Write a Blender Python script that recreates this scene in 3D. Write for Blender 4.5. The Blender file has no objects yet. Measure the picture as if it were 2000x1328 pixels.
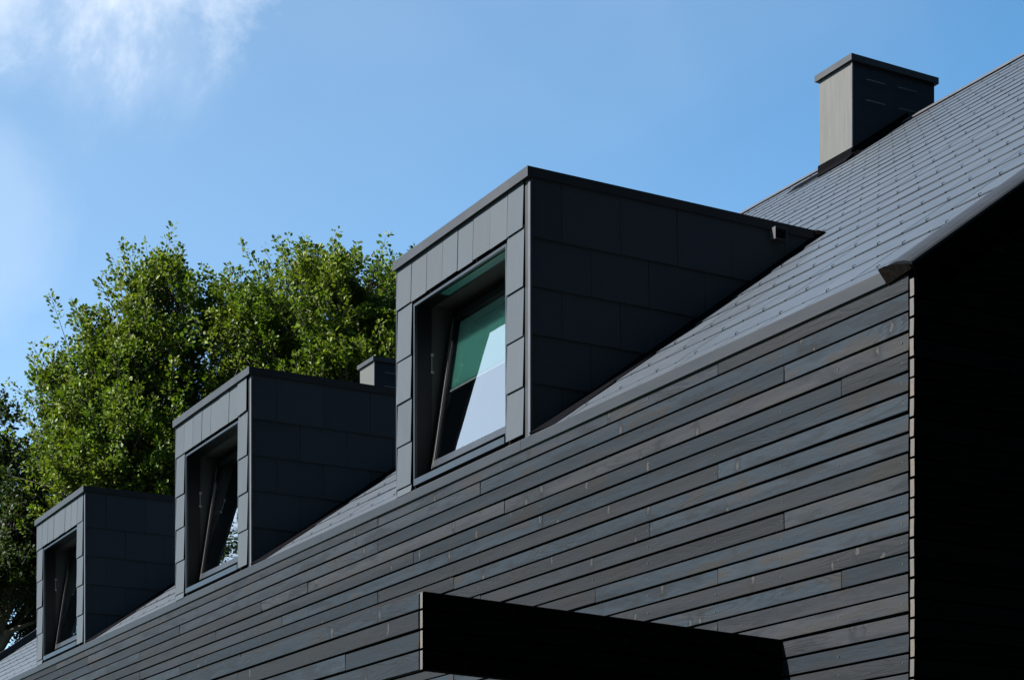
import bpy, math, random
import numpy as np
from mathutils import Vector, Matrix
R = math.radians
scene = bpy.context.scene
COL = scene.collection
rng = random.Random(7)

# ------------------------------------------------------------------ camera
cam_d = bpy.data.cameras.new('camera')
cam = bpy.data.objects.new('camera', cam_d)
COL.objects.link(cam)
cam.location = (6.589, -5.693, 1.60)
cam.rotation_euler = (R(90), 0, math.atan2(0.87443, 0.48514))
cam_d.sensor_width = 36.0
cam_d.lens = 3718.0/2000.0*36.0
cam_d.shift_y = (1829.0-664.0)/2000.0
cam_d.clip_start = 0.1
cam_d.clip_end = 4000.0
scene.camera = cam

# ------------------------------------------------------------------ light
SUN = Vector((-0.28, -1.15, 1.0)).normalized()
sun_el = math.asin(SUN.z)
sun_az = math.atan2(SUN.x, SUN.y)
SKY = 0.05
world = bpy.data.worlds.new('World')
scene.world = world
world.use_nodes = True
W = world.node_tree
W.nodes.clear()

class NB:
    """tiny node builder"""
    def __init__(s, t): s.t = t
    def n(s, typ, **kw):
        nd = s.t.nodes.new(typ)
        for k, v in kw.items():
            if k.startswith('_'): setattr(nd, k[1:], v)
            else:
                key = int(k[1:]) if (k[0] == 'i' and k[1:].isdigit()) else k.replace('__', ' ')
                if isinstance(v, bpy.types.NodeSocket): s.t.links.new(v, nd.inputs[key])
                else: nd.inputs[key].default_value = v
        return nd
    def m(s, op, a, b=0.0, c=0.0, clamp=False):
        nd = s.t.nodes.new('ShaderNodeMath'); nd.operation = op; nd.use_clamp = clamp
        for i, v in enumerate((a, b, c)):
            if isinstance(v, bpy.types.NodeSocket): s.t.links.new(v, nd.inputs[i])
            else: nd.inputs[i].default_value = v
        return nd.outputs[0]
    def v(s, op, a, b=(0, 0, 0)):
        nd = s.t.nodes.new('ShaderNodeVectorMath'); nd.operation = op
        for i, v in enumerate((a, b)):
            if isinstance(v, bpy.types.NodeSocket): s.t.links.new(v, nd.inputs[i])
            else: nd.inputs[i].default_value = v
        return nd
    def mix(s, f, a, b, typ='MIX'):
        nd = s.t.nodes.new('ShaderNodeMix'); nd.data_type = 'RGBA'; nd.blend_type = typ
        for i, v in ((0, f), (6, a), (7, b)):
            if isinstance(v, bpy.types.NodeSocket): s.t.links.new(v, nd.inputs[i])
            else:
                nd.inputs[i].default_value = v if (i == 0 or len(v) == 4) else (*v, 1)
        return nd.outputs[2]
    def ramp(s, f, p0, p1, smooth=True):
        nd = s.t.nodes.new('ShaderNodeMapRange')
        nd.interpolation_type = 'SMOOTHSTEP' if smooth else 'LINEAR'
        nd.clamp = True
        s.t.links.new(f, nd.inputs[0])
        nd.inputs[1].default_value = p0; nd.inputs[2].default_value = p1
        return nd.outputs[0]
    def noise(s, vec, scale, detail=3, rough=0.5, dist=0.0):
        return s.n('ShaderNodeTexNoise', Vector=vec, Scale=scale, Detail=detail, Roughness=rough, Distortion=dist).outputs[0]

b = NB(W)
sky = b.n('ShaderNodeTexSky', _sky_type='NISHITA', _sun_disc=False)
sky.sun_elevation = sun_el
sky.sun_rotation = sun_az
sky.altitude = 0
sky.air_density = 0.55
sky.dust_density = 0.6
sky.ozone_density = 1.0
tc = b.n('ShaderNodeTexCoord')
dirn = b.v('NORMALIZE', tc.outputs['Generated']).outputs[0]
wn = b.noise(dirn, 8.0, 9, 0.62, 0.25)
wn2 = b.noise(dirn, 2.2, 4, 0.55, 0.3)
# broken fair-weather clouds set one by one, some out of view
CLOUDS = [((-0.977, 0.303, 0.592), 0.118, 1), ((-0.965, 0.322, 0.568), 0.065, 0.7), ((-1.000, 0.250, 0.560), 0.085, 0.6), ((-0.978, 0.303, 0.53), 0.09, 0.22), ((-1.0, 0.225, 0.37), 0.06, 0.10),
          ((-0.985, 0.13, 0.115), 0.11, 1), ((-0.885, -0.36, 0.37), 0.24, 0.6),  # wide front-left cloud added out of view to brighten the window reflections
          ((0.3, 0.9, 0.35), 0.14, 1), ((-0.35, 0.5, 0.85), 0.12, 1)]
mask = None
for c, r, amp in CLOUDS:
    cv = Vector(c).normalized()
    d = b.v('DISTANCE', dirn, tuple(cv)).outputs['Value']
    d = b.m('ADD', d, b.m('MULTIPLY', b.m('SUBTRACT', wn, 0.51), r*1.9))
    mk = b.m('MULTIPLY', b.ramp(d, r*1.10, r*0.35), amp)
    mask = mk if mask is None else b.m('MAXIMUM', mask, mk)
cir = b.m('MULTIPLY', b.ramp(wn2, 0.45, 0.8), 0.12)
mask = b.m('MAXIMUM', mask, cir)
tint = b.mix(1.0, sky.outputs[0], (0.62, 1.04, 1.08, 1), 'MULTIPLY')
hz = b.v('DISTANCE', dirn, tuple(Vector((-0.985, 0.05, 0.27)).normalized())).outputs['Value']
hz = b.m('ADD', hz, b.m('MULTIPLY', b.m('SUBTRACT', wn2, 0.5), 0.25))
tint = b.mix(b.m('MULTIPLY', b.ramp(hz, 0.66, 0.02, False), 0.27), tint, (3.3, 3.7, 4.1, 1))
cloudy = b.mix(mask, tint, (5.2, 5.25, 5.35, 1))
bg = b.n('ShaderNodeBackground', Color=cloudy, Strength=SKY)
wo = b.n('ShaderNodeOutputWorld', Surface=bg.outputs[0])

sun_d = bpy.data.lights.new('sun', 'SUN')
sun_d.energy = 5.0
sun_d.angle = R(0.53)
sun_d.color = (1.0, 0.97, 0.925)
sun = bpy.data.objects.new('sun', sun_d)
COL.objects.link(sun)
sun.rotation_euler = (-SUN).to_track_quat('-Z', 'Y').to_euler()
sun.location = (0, -10, 30)

vs = scene.view_settings
vs.view_transform = 'Standard'
vs.look = 'None'
vs.exposure = 2.5
vs.gamma = 1.0
vs.use_curve_mapping = False

# ------------------------------------------------------------------ materials
def mat(name):
    m = bpy.data.materials.new(name); m.use_nodes = True
    t = m.node_tree; t.nodes.clear()
    nb = NB(t)
    out = nb.n('ShaderNodeOutputMaterial')
    bs = nb.n('ShaderNodeBsdfPrincipled')
    t.links.new(bs.outputs[0], out.inputs[0])
    return m, nb, bs, out
def setl(nb, bs, **kw):
    for k, v in kw.items():
        k = k.replace('__', ' ')
        if isinstance(v, bpy.types.NodeSocket): nb.t.links.new(v, bs.inputs[k])
        else: bs.inputs[k].default_value = v
def bump(nb, bs, h, strength=0.3, dist=0.01):
    bp = nb.n('ShaderNodeBump', Strength=strength, Distance=dist, Height=h)
    nb.t.links.new(bp.outputs[0], bs.inputs['Normal'])
def objvec(nb, spread=37.0, axis_swap=False):
    tc = nb.n('ShaderNodeTexCoord')
    oi = nb.n('ShaderNodeObjectInfo')
    off = nb.m('MULTIPLY', oi.outputs['Random'], spread)
    cx = nb.n('ShaderNodeCombineXYZ', i0=off, i1=off, i2=off)
    sep = nb.n('ShaderNodeSeparateXYZ', i0=tc.outputs['Object'])
    if axis_swap:
        src = nb.n('ShaderNodeCombineXYZ', i0=sep.outputs[1], i1=sep.outputs[0], i2=sep.outputs[2]).outputs[0]
    else: src = tc.outputs['Object']
    return nb.v('ADD', src, cx.outputs[0]).outputs[0], oi.outputs['Random']

def wood(name, swap=False, mul=1.0, spec=1.0):
    m, nb, bs, out = mat(name)
    v, rnd = objvec(nb, 61.0, swap)
    # large soft tone patches along the board
    pt = nb.noise(nb.v('MULTIPLY', v, (2.1, 7, 9)).outputs[0], 1.0, 4, 0.6)
    # growth-ring figure: contours of a stretched noise field
    ring_f = nb.noise(nb.v('MULTIPLY', v, (0.9, 6, 9)).outputs[0], 1.0, 2, 0.4, 0.25)
    ring = nb.m('SINE', nb.m('MULTIPLY', ring_f, 120.0))
    fine = nb.noise(nb.v('MULTIPLY', v, (9, 160, 230)).outputs[0], 1.0, 3, 0.6)
    saw = nb.noise(nb.v('MULTIPLY', v, (260, 20, 4)).outputs[0], 1.0, 2, 0.6)     # cross saw marks
    # knots
    sp3 = nb.n('ShaderNodeSeparateXYZ', i0=v)
    kv = nb.n('ShaderNodeCombineXYZ', i0=nb.m('MULTIPLY', sp3.outputs[0], 11.0), i1=nb.m('MULTIPLY', sp3.outputs[2], 4.6), i2=0.0).outputs[0]
    kw = nb.n('ShaderNodeCombineXYZ', i0=nb.m('MULTIPLY', nb.m('SUBTRACT', nb.noise(v, 30.0, 3), 0.5), 0.55), i1=nb.m('MULTIPLY', pt, 0.4), i2=0.0)
    kn = nb.n('ShaderNodeTexVoronoi', _voronoi_dimensions='2D', Vector=nb.v('ADD', kv, kw.outputs[0]).outputs[0], Scale=1.0, Randomness=1.0)
    kd = nb.ramp(kn.outputs['Distance'], 0.16, 0.04)
    sel = nb.m('GREATER_THAN', nb.n('ShaderNodeSeparateColor', i0=kn.outputs['Color']).outputs[0], 0.90)
    kd = nb.m('MULTIPLY', kd, sel)
    halo = nb.m('MULTIPLY', nb.ramp(kn.outputs['Distance'], 0.5, 0.12), sel)
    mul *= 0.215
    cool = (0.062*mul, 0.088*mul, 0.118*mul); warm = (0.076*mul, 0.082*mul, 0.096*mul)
    brown = (0.080*mul, 0.078*mul, 0.078*mul)
    r2 = nb.m('FRACT', nb.m('MULTIPLY', rnd, 7.31))
    base = nb.mix(nb.ramp(rnd, 0.15, 0.85), cool, warm)
    base = nb.mix(nb.ramp(pt, 0.50, 0.66), base, brown)
    base = nb.mix(1.0, base, nb.mix(r2, (0.60, 0.60, 0.60), (1.36, 1.36, 1.36)), 'MULTIPLY')
    base = nb.mix(nb.m('MULTIPLY', nb.ramp(pt, 0.52, 0.36), 0.75), base, (0.045*mul, 0.052*mul, 0.060*mul))
    base = nb.mix(nb.m('MULTIPLY', nb.ramp(fine, 0.35, 0.75), 0.35), base, (0.050*mul, 0.056*mul, 0.064*mul))
    rs = nb.m('MULTIPLY', nb.ramp(ring, 0.1, 0.9), nb.ramp(nb.noise(nb.v('MULTIPLY', v, (0.8, 1, 1.3)).outputs[0], 1.0, 1), 0.50, 0.62))
    base = nb.mix(nb.m('MULTIPLY', rs, 0.45), base, (0.038*mul, 0.045*mul, 0.054*mul))
    base = nb.mix(nb.m('MULTIPLY', halo, 0.6), base, (0.045*mul, 0.047*mul, 0.052*mul))
    base = nb.mix(nb.m('MULTIPLY', kd, 0.6), base, (0.21*mul, 0.21*mul, 0.20*mul))
    h = nb.m('ADD', nb.m('MULTIPLY', fine, 0.35), nb.m('MULTIPLY', saw, 0.22))
    h = nb.m('ADD', h, nb.m('MULTIPLY', rs, -0.25))
    h = nb.m('ADD', h, nb.m('MULTIPLY', kd, 1.3))
    h = nb.m('ADD', h, nb.m('MULTIPLY', pt, 3.2))
    setl(nb, bs, Base__Color=base, Roughness=nb.m('MULTIPLY_ADD', fine, 0.25, 0.50))
    bs.inputs['Specular IOR Level'].default_value = 0.07*min(1.0, spec)
    bump(nb, bs, h, 0.55, 0.004)
    return m
M = {}
M['wood'] = wood('charred_wood')
M['wood_shaded'] = wood('charred_wood_shaded', True, 0.30, 0.1)  # same wood, darkened to put the shade of right-facing sides into the colour

m, nb, bs, out = mat('sawn_end_grain'); M['endgrain'] = m
v, rnd = objvec(nb, 50)
c = nb.mix(rnd, (0.055, 0.043, 0.032), (0.036, 0.035, 0.035))
c = nb.mix(nb.ramp(nb.noise(v, 60, 3), 0.4, 0.7), c, (0.036, 0.031, 0.027))
setl(nb, bs, Base__Color=c, Roughness=0.85)

def slate(name, c0, c1, rough, spec=0.5, strk=(1, 1, 1)):
    m, nb, bs, out = mat(name)
    v, rnd = objvec(nb, 50)
    f = nb.noise(v, 90, 4, 0.6)
    g = nb.noise(nb.v('MULTIPLY', v, strk).outputs[0], 6, 4, 0.6)
    r3 = nb.m('FRACT', nb.m('MULTIPLY', rnd, 9.7))
    c = nb.mix(rnd, c0, c1)
    c = nb.mix(1.0, c, nb.mix(r3, (0.93, 0.93, 0.93), (1.06, 1.06, 1.06)), 'MULTIPLY')
    c = nb.mix(nb.m('MULTIPLY', nb.ramp(g, 0.42, 0.75), 0.35), c, tuple(x*1.28 for x in c1))
    c = nb.mix(nb.m('MULTIPLY', nb.ramp(f, 0.45, 0.7), 0.16), c, tuple(x*0.7 for x in c0))
    spk = nb.n('ShaderNodeTexVoronoi', Vector=v, Scale=55.0)
    sp = nb.m('MULTIPLY', nb.ramp(spk.outputs['Distance'], 0.10, 0.03), nb.m('GREATER_THAN', nb.noise(v, 5, 2), 0.60))
    c = nb.mix(nb.m('MULTIPLY', sp, 0.7), c, (0.14, 0.145, 0.15))
    setl(nb, bs, Base__Color=c, Roughness=nb.m('MULTIPLY_ADD', g, 0.15, rough-0.07))
    bs.inputs['Specular IOR Level'].default_value = spec
    bump(nb, bs, nb.m('ADD', nb.m('MULTIPLY', f, 0.4), nb.m('MULTIPLY', g, 1.5)), 0.25, 0.002)
    return m
M['slate_front'] = slate('fibre_cement_slate', (0.037, 0.045, 0.054), (0.041, 0.048, 0.056), 0.66, 0.14, (10, 10, 1))
M['slate_roof'] = slate('roof_slate', (0.021, 0.028, 0.038), (0.025, 0.032, 0.042), 0.47, 0.5, (1, 2, 1))

def metal(name, c, rough, spec=0.5, mott=0.25, metallic=0.0, stretch=(1, 1, 1), c2=None):
    m, nb, bs, out = mat(name)
    v, rnd = objvec(nb, 20)
    g = nb.noise(nb.v('MULTIPLY', v, stretch).outputs[0], 5, 4, 0.6)
    f = nb.noise(v, 120, 2)
    c2 = c2 or tuple(x*(1+mott) for x in c)
    cc = nb.mix(nb.ramp(g, 0.3, 0.7), c, c2)
    cc = nb.mix(nb.m('MULTIPLY', nb.ramp(f, 0.5, 0.8), 0.15), cc, tuple(x*1.6 for x in c))
    setl(nb, bs, Base__Color=cc, Roughness=nb.m('MULTIPLY_ADD', g, 0.12, rough-0.05), Metallic=metallic)
    bs.inputs['Specular IOR Level'].default_value = spec
    bump(nb, bs, g, 0.15, 0.003)
    return m
M['metal'] = metal('anthracite_metal', (0.015, 0.0162, 0.019), 0.5, 0.3)
M['metal_eaves'] = metal('anthracite_eaves_metal', (0.0105, 0.0118, 0.0145), 0.5, 0.22, 0.2, 0, (0.5, 1, 3))
M['metal_trim'] = metal('light_edge_metal', (0.045, 0.044, 0.050), 0.35)
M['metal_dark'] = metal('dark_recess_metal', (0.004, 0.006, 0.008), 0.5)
M['zinc'] = metal('pale_zinc_panel', (0.049, 0.046, 0.039), 0.42, 0.5, 0.10, 0.0, (9, 9, 0.6))
M['lead'] = metal('lead_and_shade', (0.0022, 0.0022, 0.003), 1.0, 0.02)  # lead, also laid as near-black shade on verge leg and beside dormers
M['zinc_shaded'] = metal('shaded_zinc_panel', (0.0075, 0.010, 0.0145), 0.6, 0.2)  # chimney sides away from the sun: their shade put into the colour
M['rust'] = metal('stained_end_plate', (0.0016, 0.0015, 0.0015), 0.9, 0.03, 0.8, 0, (9, 9, 9), (0.0055, 0.0042, 0.0034))
M['wire'] = metal('hook_wire', (0.010, 0.010, 0.012), 0.5)
M['rung'] = metal('rung_steel', (0.08, 0.084, 0.09), 0.5, 0.3, 0.2, 0.0)
M['frame'] = metal('black_window_frame', (0.002, 0.0024, 0.003), 0.5, 0.15)
M['sash'] = metal('grey_sash_metal', (0.010, 0.013, 0.018), 0.38)
M['bright'] = metal('bright_sash_edge', (0.16, 0.155, 0.15), 0.35, 0.5, 0.1, 0.3)
M['membrane'] = metal('black_membrane', (0.004, 0.004, 0.005), 0.95, 0.05)
M['lining'] = metal('painted_reveal_lining', (0.025, 0.026, 0.025), 0.8, 0.2)
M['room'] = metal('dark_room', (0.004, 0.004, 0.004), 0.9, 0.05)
M['nail'] = metal('nail_head', (0.06, 0.061, 0.063), 0.4, 0.5, 0.2, 0.2)
M['white'] = metal('white_plastic', (0.12, 0.125, 0.125), 0.4)
M['teal'] = metal('teal_strip', (0.015, 0.10, 0.09), 0.4)

m, nb, bs, out = mat('pleated_blind'); M['blind'] = m
setl(nb, bs, Base__Color=(0.38, 0.66, 0.61, 1), Roughness=0.8)
bs.inputs['Specular IOR Level'].default_value = 0.1
tr = nb.n('ShaderNodeBsdfTranslucent', Color=(0.08, 0.40, 0.32, 1))
mx = nb.n('ShaderNodeMixShader', Fac=0.2)
nb.t.links.new(bs.outputs[0], mx.inputs[1]); nb.t.links.new(tr.outputs[0], mx.inputs[2])
nb.t.links.new(mx.outputs[0], out.inputs[0])

m, nb, bs, out = mat('coated_glass'); M['glass'] = m      # coated double glazing: strong mirror, clear behind
nb.t.nodes.remove(bs)
gl = nb.n('ShaderNodeBsdfGlossy', Color=(0.82, 0.92, 1.0, 1), Roughness=0.0)
gt = nb.n('ShaderNodeTexCoord')
nb.t.links.new(nb.n('ShaderNodeBump', Strength=0.10, Distance=0.02, Height=nb.noise(gt.outputs['Object'], 1.7, 2)).outputs[0], gl.inputs['Normal'])
tp = nb.n('ShaderNodeBsdfTransparent', Color=(0.84, 0.93, 0.90, 1))
fr = nb.n('ShaderNodeLayerWeight', Blend=0.5)
fac = nb.m('MULTIPLY_ADD', nb.m('POWER', fr.outputs['Facing'], 3.0), 0.7, 0.38, True)
mx = nb.n('ShaderNodeMixShader', Fac=fac)
nb.t.links.new(tp.outputs[0], mx.inputs[1]); nb.t.links.new(gl.outputs[0], mx.inputs[2])
nb.t.links.new(mx.outputs[0], out.inputs[0])

def leafmat(name, a, bcol, c3):
    m, nb, bs, out = mat(name)
    geo = nb.n('ShaderNodeNewGeometry')
    tcn = nb.n('ShaderNodeTexCoord')
    rp = geo.outputs['Random Per Island']
    cl = nb.noise(tcn.outputs['Object'], 0.9, 3)
    c = nb.mix(nb.ramp(cl, 0.35, 0.65), a, bcol)
    c = nb.mix(nb.ramp(rp, 0.80, 1.0), c, c3)
    c = nb.mix(1.0, c, nb.mix(nb.m('FRACT', nb.m('MULTIPLY', rp, 17.3)), (0.6, 0.6, 0.6), (1.35, 1.35, 1.3)), 'MULTIPLY')
    setl(nb, bs, Base__Color=c, Roughness=0.5)
    bs.inputs['Specular IOR Level'].default_value = 0.12
    tl = nb.n('ShaderNodeBsdfTranslucent', Color=nb.mix(1.0, c, (1.1, 1.25, 0.5), 'MULTIPLY'))
    mx = nb.n('ShaderNodeMixShader', Fac=0.32)
    nb.t.links.new(bs.outputs[0], mx.inputs[1]); nb.t.links.new(tl.outputs[0], mx.inputs[2])
    nb.t.links.new(mx.outputs[0], out.inputs[0])
    return m
M['leaf'] = leafmat('oak_leaves', (0.064, 0.108, 0.012), (0.105, 0.138, 0.016), (0.15, 0.165, 0.035))
M['leaf_shaded'] = leafmat('shaded_oak_leaves', (0.020, 0.038, 0.010), (0.028, 0.044, 0.012), (0.06, 0.07, 0.024))  # oak leaves darkened, the shade on the left oak put into the colour
M['leaf_blocker'] = leafmat('sky_blocker_leaves', (0.010, 0.018, 0.008), (0.014, 0.022, 0.008), (0.02, 0.026, 0.012))  # leaves of the added wood, darkened to cut bounced light
m, nb, bs, out = mat('oak_bark'); M['bark'] = m
tcn = nb.n('ShaderNodeTexCoord')
setl(nb, bs, Base__Color=nb.mix(nb.noise(tcn.outputs['Object'], 6, 5), (0.05, 0.042, 0.033), (0.13, 0.115, 0.09)), Roughness=0.9)
bump(nb, bs, nb.noise(tcn.outputs['Object'], 14, 4), 0.6, 0.03)
m, nb, bs, out = mat('meadow'); M['grass'] = m
tcn = nb.n('ShaderNodeTexCoord')
setl(nb, bs, Base__Color=nb.mix(nb.noise(tcn.outputs['Object'], 0.6, 8), (0.016, 0.028, 0.009), (0.034, 0.046, 0.016)), Roughness=0.95)
bump(nb, bs, nb.noise(tcn.outputs['Object'], 30, 5), 0.8, 0.05)

# everything in this scene is dark: scale the base colours together to suit the exposure
K = 0.595
for m_ in bpy.data.materials:
    nt = m_.node_tree
    if not nt: continue
    for nd in list(nt.nodes):
        if nd.type in ('BSDF_PRINCIPLED', 'BSDF_TRANSLUCENT'):
            inp = nd.inputs['Base Color' if nd.type == 'BSDF_PRINCIPLED' else 'Color']
            mm = NB(nt)
            if inp.is_linked:
                src = inp.links[0].from_socket
                nt.links.new(mm.mix(1.0, src, (K, K, K), 'MULTIPLY'), inp)
            else: inp.default_value = tuple(c*K for c in inp.default_value[:3])+(1,)
            if nd.type == 'BSDF_PRINCIPLED': nd.inputs['Specular IOR Level'].default_value *= 0.75

# ------------------------------------------------------------------ mesh helpers
class MB:
    def __init__(s): s.v = []; s.f = []; s.mi = []
    def quad(s, a, b_, c, d, mi=0):
        n = len(s.v); s.v += [tuple(a), tuple(b_), tuple(c), tuple(d)]; s.f.append((n, n+1, n+2, n+3)); s.mi.append(mi)
    def hexa(s, p, mi=0, mis=None):
        """p: 8 corners, bottom 0-3 ccw from above, top 4-7"""
        n = len(s.v); s.v += [tuple(q) for q in p]
        fs = [(0, 3, 2, 1), (4, 5, 6, 7), (0, 1, 5, 4), (1, 2, 6, 5), (2, 3, 7, 6), (3, 0, 4, 7)]
        for i, f in enumerate(fs):
            s.f.append(tuple(n+k for k in f)); s.mi.append(mis[i] if mis else mi)
    def box(s, x0, x1, y0, y1, z0, z1, mi=0, mis=None):
        s.hexa([(x0, y0, z0), (x1, y0, z0), (x1, y1, z0), (x0, y1, z0), (x0, y0, z1), (x1, y0, z1), (x1, y1, z1), (x0, y1, z1)], mi, mis)
    def prism(s, poly, a, b_, fn, mi=0, caps=True, capmi=None):
        """extrude 2D polygon between parameters a and b_; fn(p, t)->xyz"""
        n = len(s.v); k = len(poly)
        s.v += [tuple(fn(p, a)) for p in poly] + [tuple(fn(p, b_)) for p in poly]
        for i in range(k):
            j = (i+1) % k
            s.f.append((n+i, n+j, n+k+j, n+k+i)); s.mi.append(mi)
        if caps:
            cm = mi if capmi is None else capmi
            s.f.append(tuple(n+i for i in reversed(range(k)))); s.mi.append(cm)
            s.f.append(tuple(n+k+i for i in range(k))); s.mi.append(cm)
    def tube(s, pts, rad, seg=5, mi=0):
        n0 = len(s.v)
        for i, p in enumerate(pts):
            p = Vector(p)
            d = (Vector(pts[min(i+1, len(pts)-1)])-Vector(pts[max(i-1, 0)])).normalized()
            up = Vector((0, 0, 1)) if abs(d.z) < 0.9 else Vector((1, 0, 0))
            a = d.cross(up).normalized(); c = d.cross(a)
            r = rad[i] if hasattr(rad, '__len__') else rad
            for k in range(seg):
                t = 2*math.pi*k/seg
                s.v.append(tuple(p+a*math.cos(t)*r+c*math.sin(t)*r))
        for i in range(len(pts)-1):
            for k in range(seg):
                k2 = (k+1) % seg
                s.f.append((n0+i*seg+k, n0+i*seg+k2, n0+(i+1)*seg+k2, n0+(i+1)*seg+k)); s.mi.append(mi)
        s.f.append(tuple(n0+k for k in reversed(range(seg)))); s.mi.append(mi)
        s.f.append(tuple(n0+(len(pts)-1)*seg+k for k in range(seg))); s.mi.append(mi)
    def mesh(s, name, mats):
        me = bpy.data.meshes.new(name)
        me.from_pydata(s.v, [], s.f)
        for q in (mats if isinstance(mats, (list, tuple)) else [mats]): me.materials.append(q)
        if any(s.mi): me.polygons.foreach_set('material_index', s.mi)
        me.update()
        return me
    def build(s, name, mats, parent=None, kind=None, label=None):
        o = bpy.data.objects.new(name, s.mesh(name, mats)); COL.objects.link(o)
        if parent is not None: o.parent = parent
        if kind: o['kind'] = kind
        if label: o['label'] = label
        return o
def place(name, me, parent, loc=(0, 0, 0), rot=(0, 0, 0), scale=(1, 1, 1)):
    o = bpy.data.objects.new(name, me); COL.objects.link(o)
    o.parent = parent; o.location = loc; o.rotation_euler = rot; o.scale = scale
    return o
def empty(name, parent=None, label=None, cat=None, group=None, loc=(0, 0, 0)):
    o = bpy.data.objects.new(name, None); COL.objects.link(o)
    o.location = loc
    o.empty_display_size = 0.3
    if parent is not None: o.parent = parent
    if label: o['label'] = label
    if cat: o['category'] = cat
    if group: o['group'] = group
    return o

# ------------------------------------------------------------------ ground
g = MB()
N = 40
xs = [(-1 if i < N/2 else 1)*abs(i-N/2)**2/(N/2)**2*1500 for i in range(N+1)]
for i in range(N+1):
    for j in range(N+1):
        r = math.hypot(xs[i], xs[j])
        g.v.append((xs[i], xs[j], 0.0 if r < 60 else 1.2*math.sin(xs[i]*0.011)*math.cos(xs[j]*0.013)-0.2))
for i in range(N):
    for j in range(N):
        a = i*(N+1)+j; g.f.append((a, a+N+1, a+N+2, a+1)); g.mi.append(0)
g.build('ground', M['grass'], kind='structure')

# ------------------------------------------------------------------ house
TA = 0.727                      # roof pitch
RL = math.hypot(1, TA)
XL = -23.6                      # far gable
EZ = 4.62                       # roof plane height over the facade
RIDGE = 7.4
DEEP = RIDGE*2
def rp(x, s, h=0.0):            # point on front roof: s up the slope, h normal to it
    return (x, s/RL-h*TA/RL, EZ+s*TA/RL+h/RL)
house = empty('barn_house', label='long black timber clad house with three boxy slate dormers and dark slate roof', cat='house')

# --- facade
facade = MB()
facade.box(XL, -0.03, 0.030, 0.10, 0.0, EZ-0.06)
facade = facade.build('wall', M['membrane'], house)
def board_mesh(L, hgt, th, seed, ends=False):
    r = random.Random(seed)
    nseg = max(2, int(L/0.55))
    ch = 0.0018
    cup = r.uniform(-0.0012, 0.0016)
    sec = [(0, 0), (0, hgt)]  # placeholder
    s = MB()
    ph = r.uniform(0, 6); ph2 = r.uniform(0, 6)
    for i in range(nseg+1):
        x = L*i/nseg
        wy = 0.0011*math.sin(x*1.7+ph); wz = 0.0010*math.sin(x*1.2+ph2); tw = 0.0012*math.sin(x*0.9+ph2*2)
        for (y, z) in ((th, 0), (ch, 0), (0, ch), (-cup, hgt*0.5), (0, hgt-ch), (ch, hgt), (th, hgt)):
            s.v.append((x, y+wy+tw*(z/hgt-0.5)*2, z+wz))
    k = 7
    for i in range(nseg):
        for q in range(k):
            q2 = (q+1) % k
            a = i*k
            s.f.append((a+q, a+k+q, a+k+q2, a+q2)); s.mi.append(0)
    s.f.append(tuple(range(k))); s.mi.append(1)
    s.f.append(tuple(nseg*k+q for q in reversed(range(k)))); s.mi.append(1)
    return s
PITCH = 0.0899
ZT = 4.5835
STUDS = [-0.048, -0.48, -0.922, -1.482, -2.122, -2.688, -3.292, -3.768, -4.084, -4.454, -5.054, -5.625, -6.30, -6.89, -7.408, -7.85, -8.31, -8.90, -9.40, -9.83]
while STUDS[-1] > XL+0.7: STUDS.append(STUDS[-1]-0.569)
SEAM = {5: [-0.48, -5.054], 11: [-0.922], 15: [-0.48, -4.454], 1: [-1.482, -5.625, -9.83, -13.87], 3: [-0.922, -5.625, -9.83], 7: [-1.482, -5.625, -9.83],
        9: [-2.122], 8: [-4.454, -8.31], 10: [-4.084], 12: [-2.688], 13: [-1.482], 16: [-1.482], 6: [-3.292, -7.408], 2: [-4.084, -12.67],
        4: [-3.768, -6.89, -7.85]}
nails = MB()
br = random.Random(3)
for k in range(1, 51):
    zt = ZT-(k-1)*PITCH
    zb = zt-PITCH
    if zb < 0.08: break
    seams = sorted(SEAM.get(k, []), reverse=True)
    last = seams[-1] if seams else 0.0
    if not seams and k <= 24:
        last = 0.0
    x = last
    while x > XL+4.6:
        want = x-br.uniform(2.9, 4.3)
        x2 = min(STUDS, key=lambda q: abs(q-want))
        if k <= 16 and -1.0 < x2: break
        seams.append(x2); x = x2
    ends = [-0.006]+seams+[XL]
    for a, c in zip(ends[:-1], ends[1:]):
        L = (a-c)-0.007
        gap = br.uniform(0.0095, 0.0135)
        me = board_mesh(L, PITCH-gap, 0.021, br.random()).mesh('board', [M['wood'], M['wood']])
        o = place('board', me, facade, (c+0.002, br.uniform(-0.0015, 0.0012), zb+0.004+br.uniform(-0.001, 0.001)),
                  (R(br.uniform(-0.7, 0.9)), R(br.uniform(-0.02, 0.02)), 0))
    if k < 24:
        for sx in STUDS:
            if sx < -15.5: break
            for dx, dz in ((br.uniform(-0.006, 0.006), 0.5+br.uniform(-0.04, 0.04)),):
                if -1.03 < sx < -0.90 and zb < 3.06: continue
                xx = sx+dx+(-0.02 if sx in seams or sx < -0.1 else 0.0); zz = zb+PITCH*dz
                r_ = 0.0023
                if br.random() < 0.3: continue
                nails.box(xx-r_, xx+r_, -0.0032, 0.002, zz-r_, zz+r_)
                if sx in seams:
                    nails.box(xx+0.04-r_, xx+0.04+r_, -0.0032, 0.002, zz-r_, zz+r_)
nails.build('nail_heads', M['nail'], facade, kind='stuff')

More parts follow.
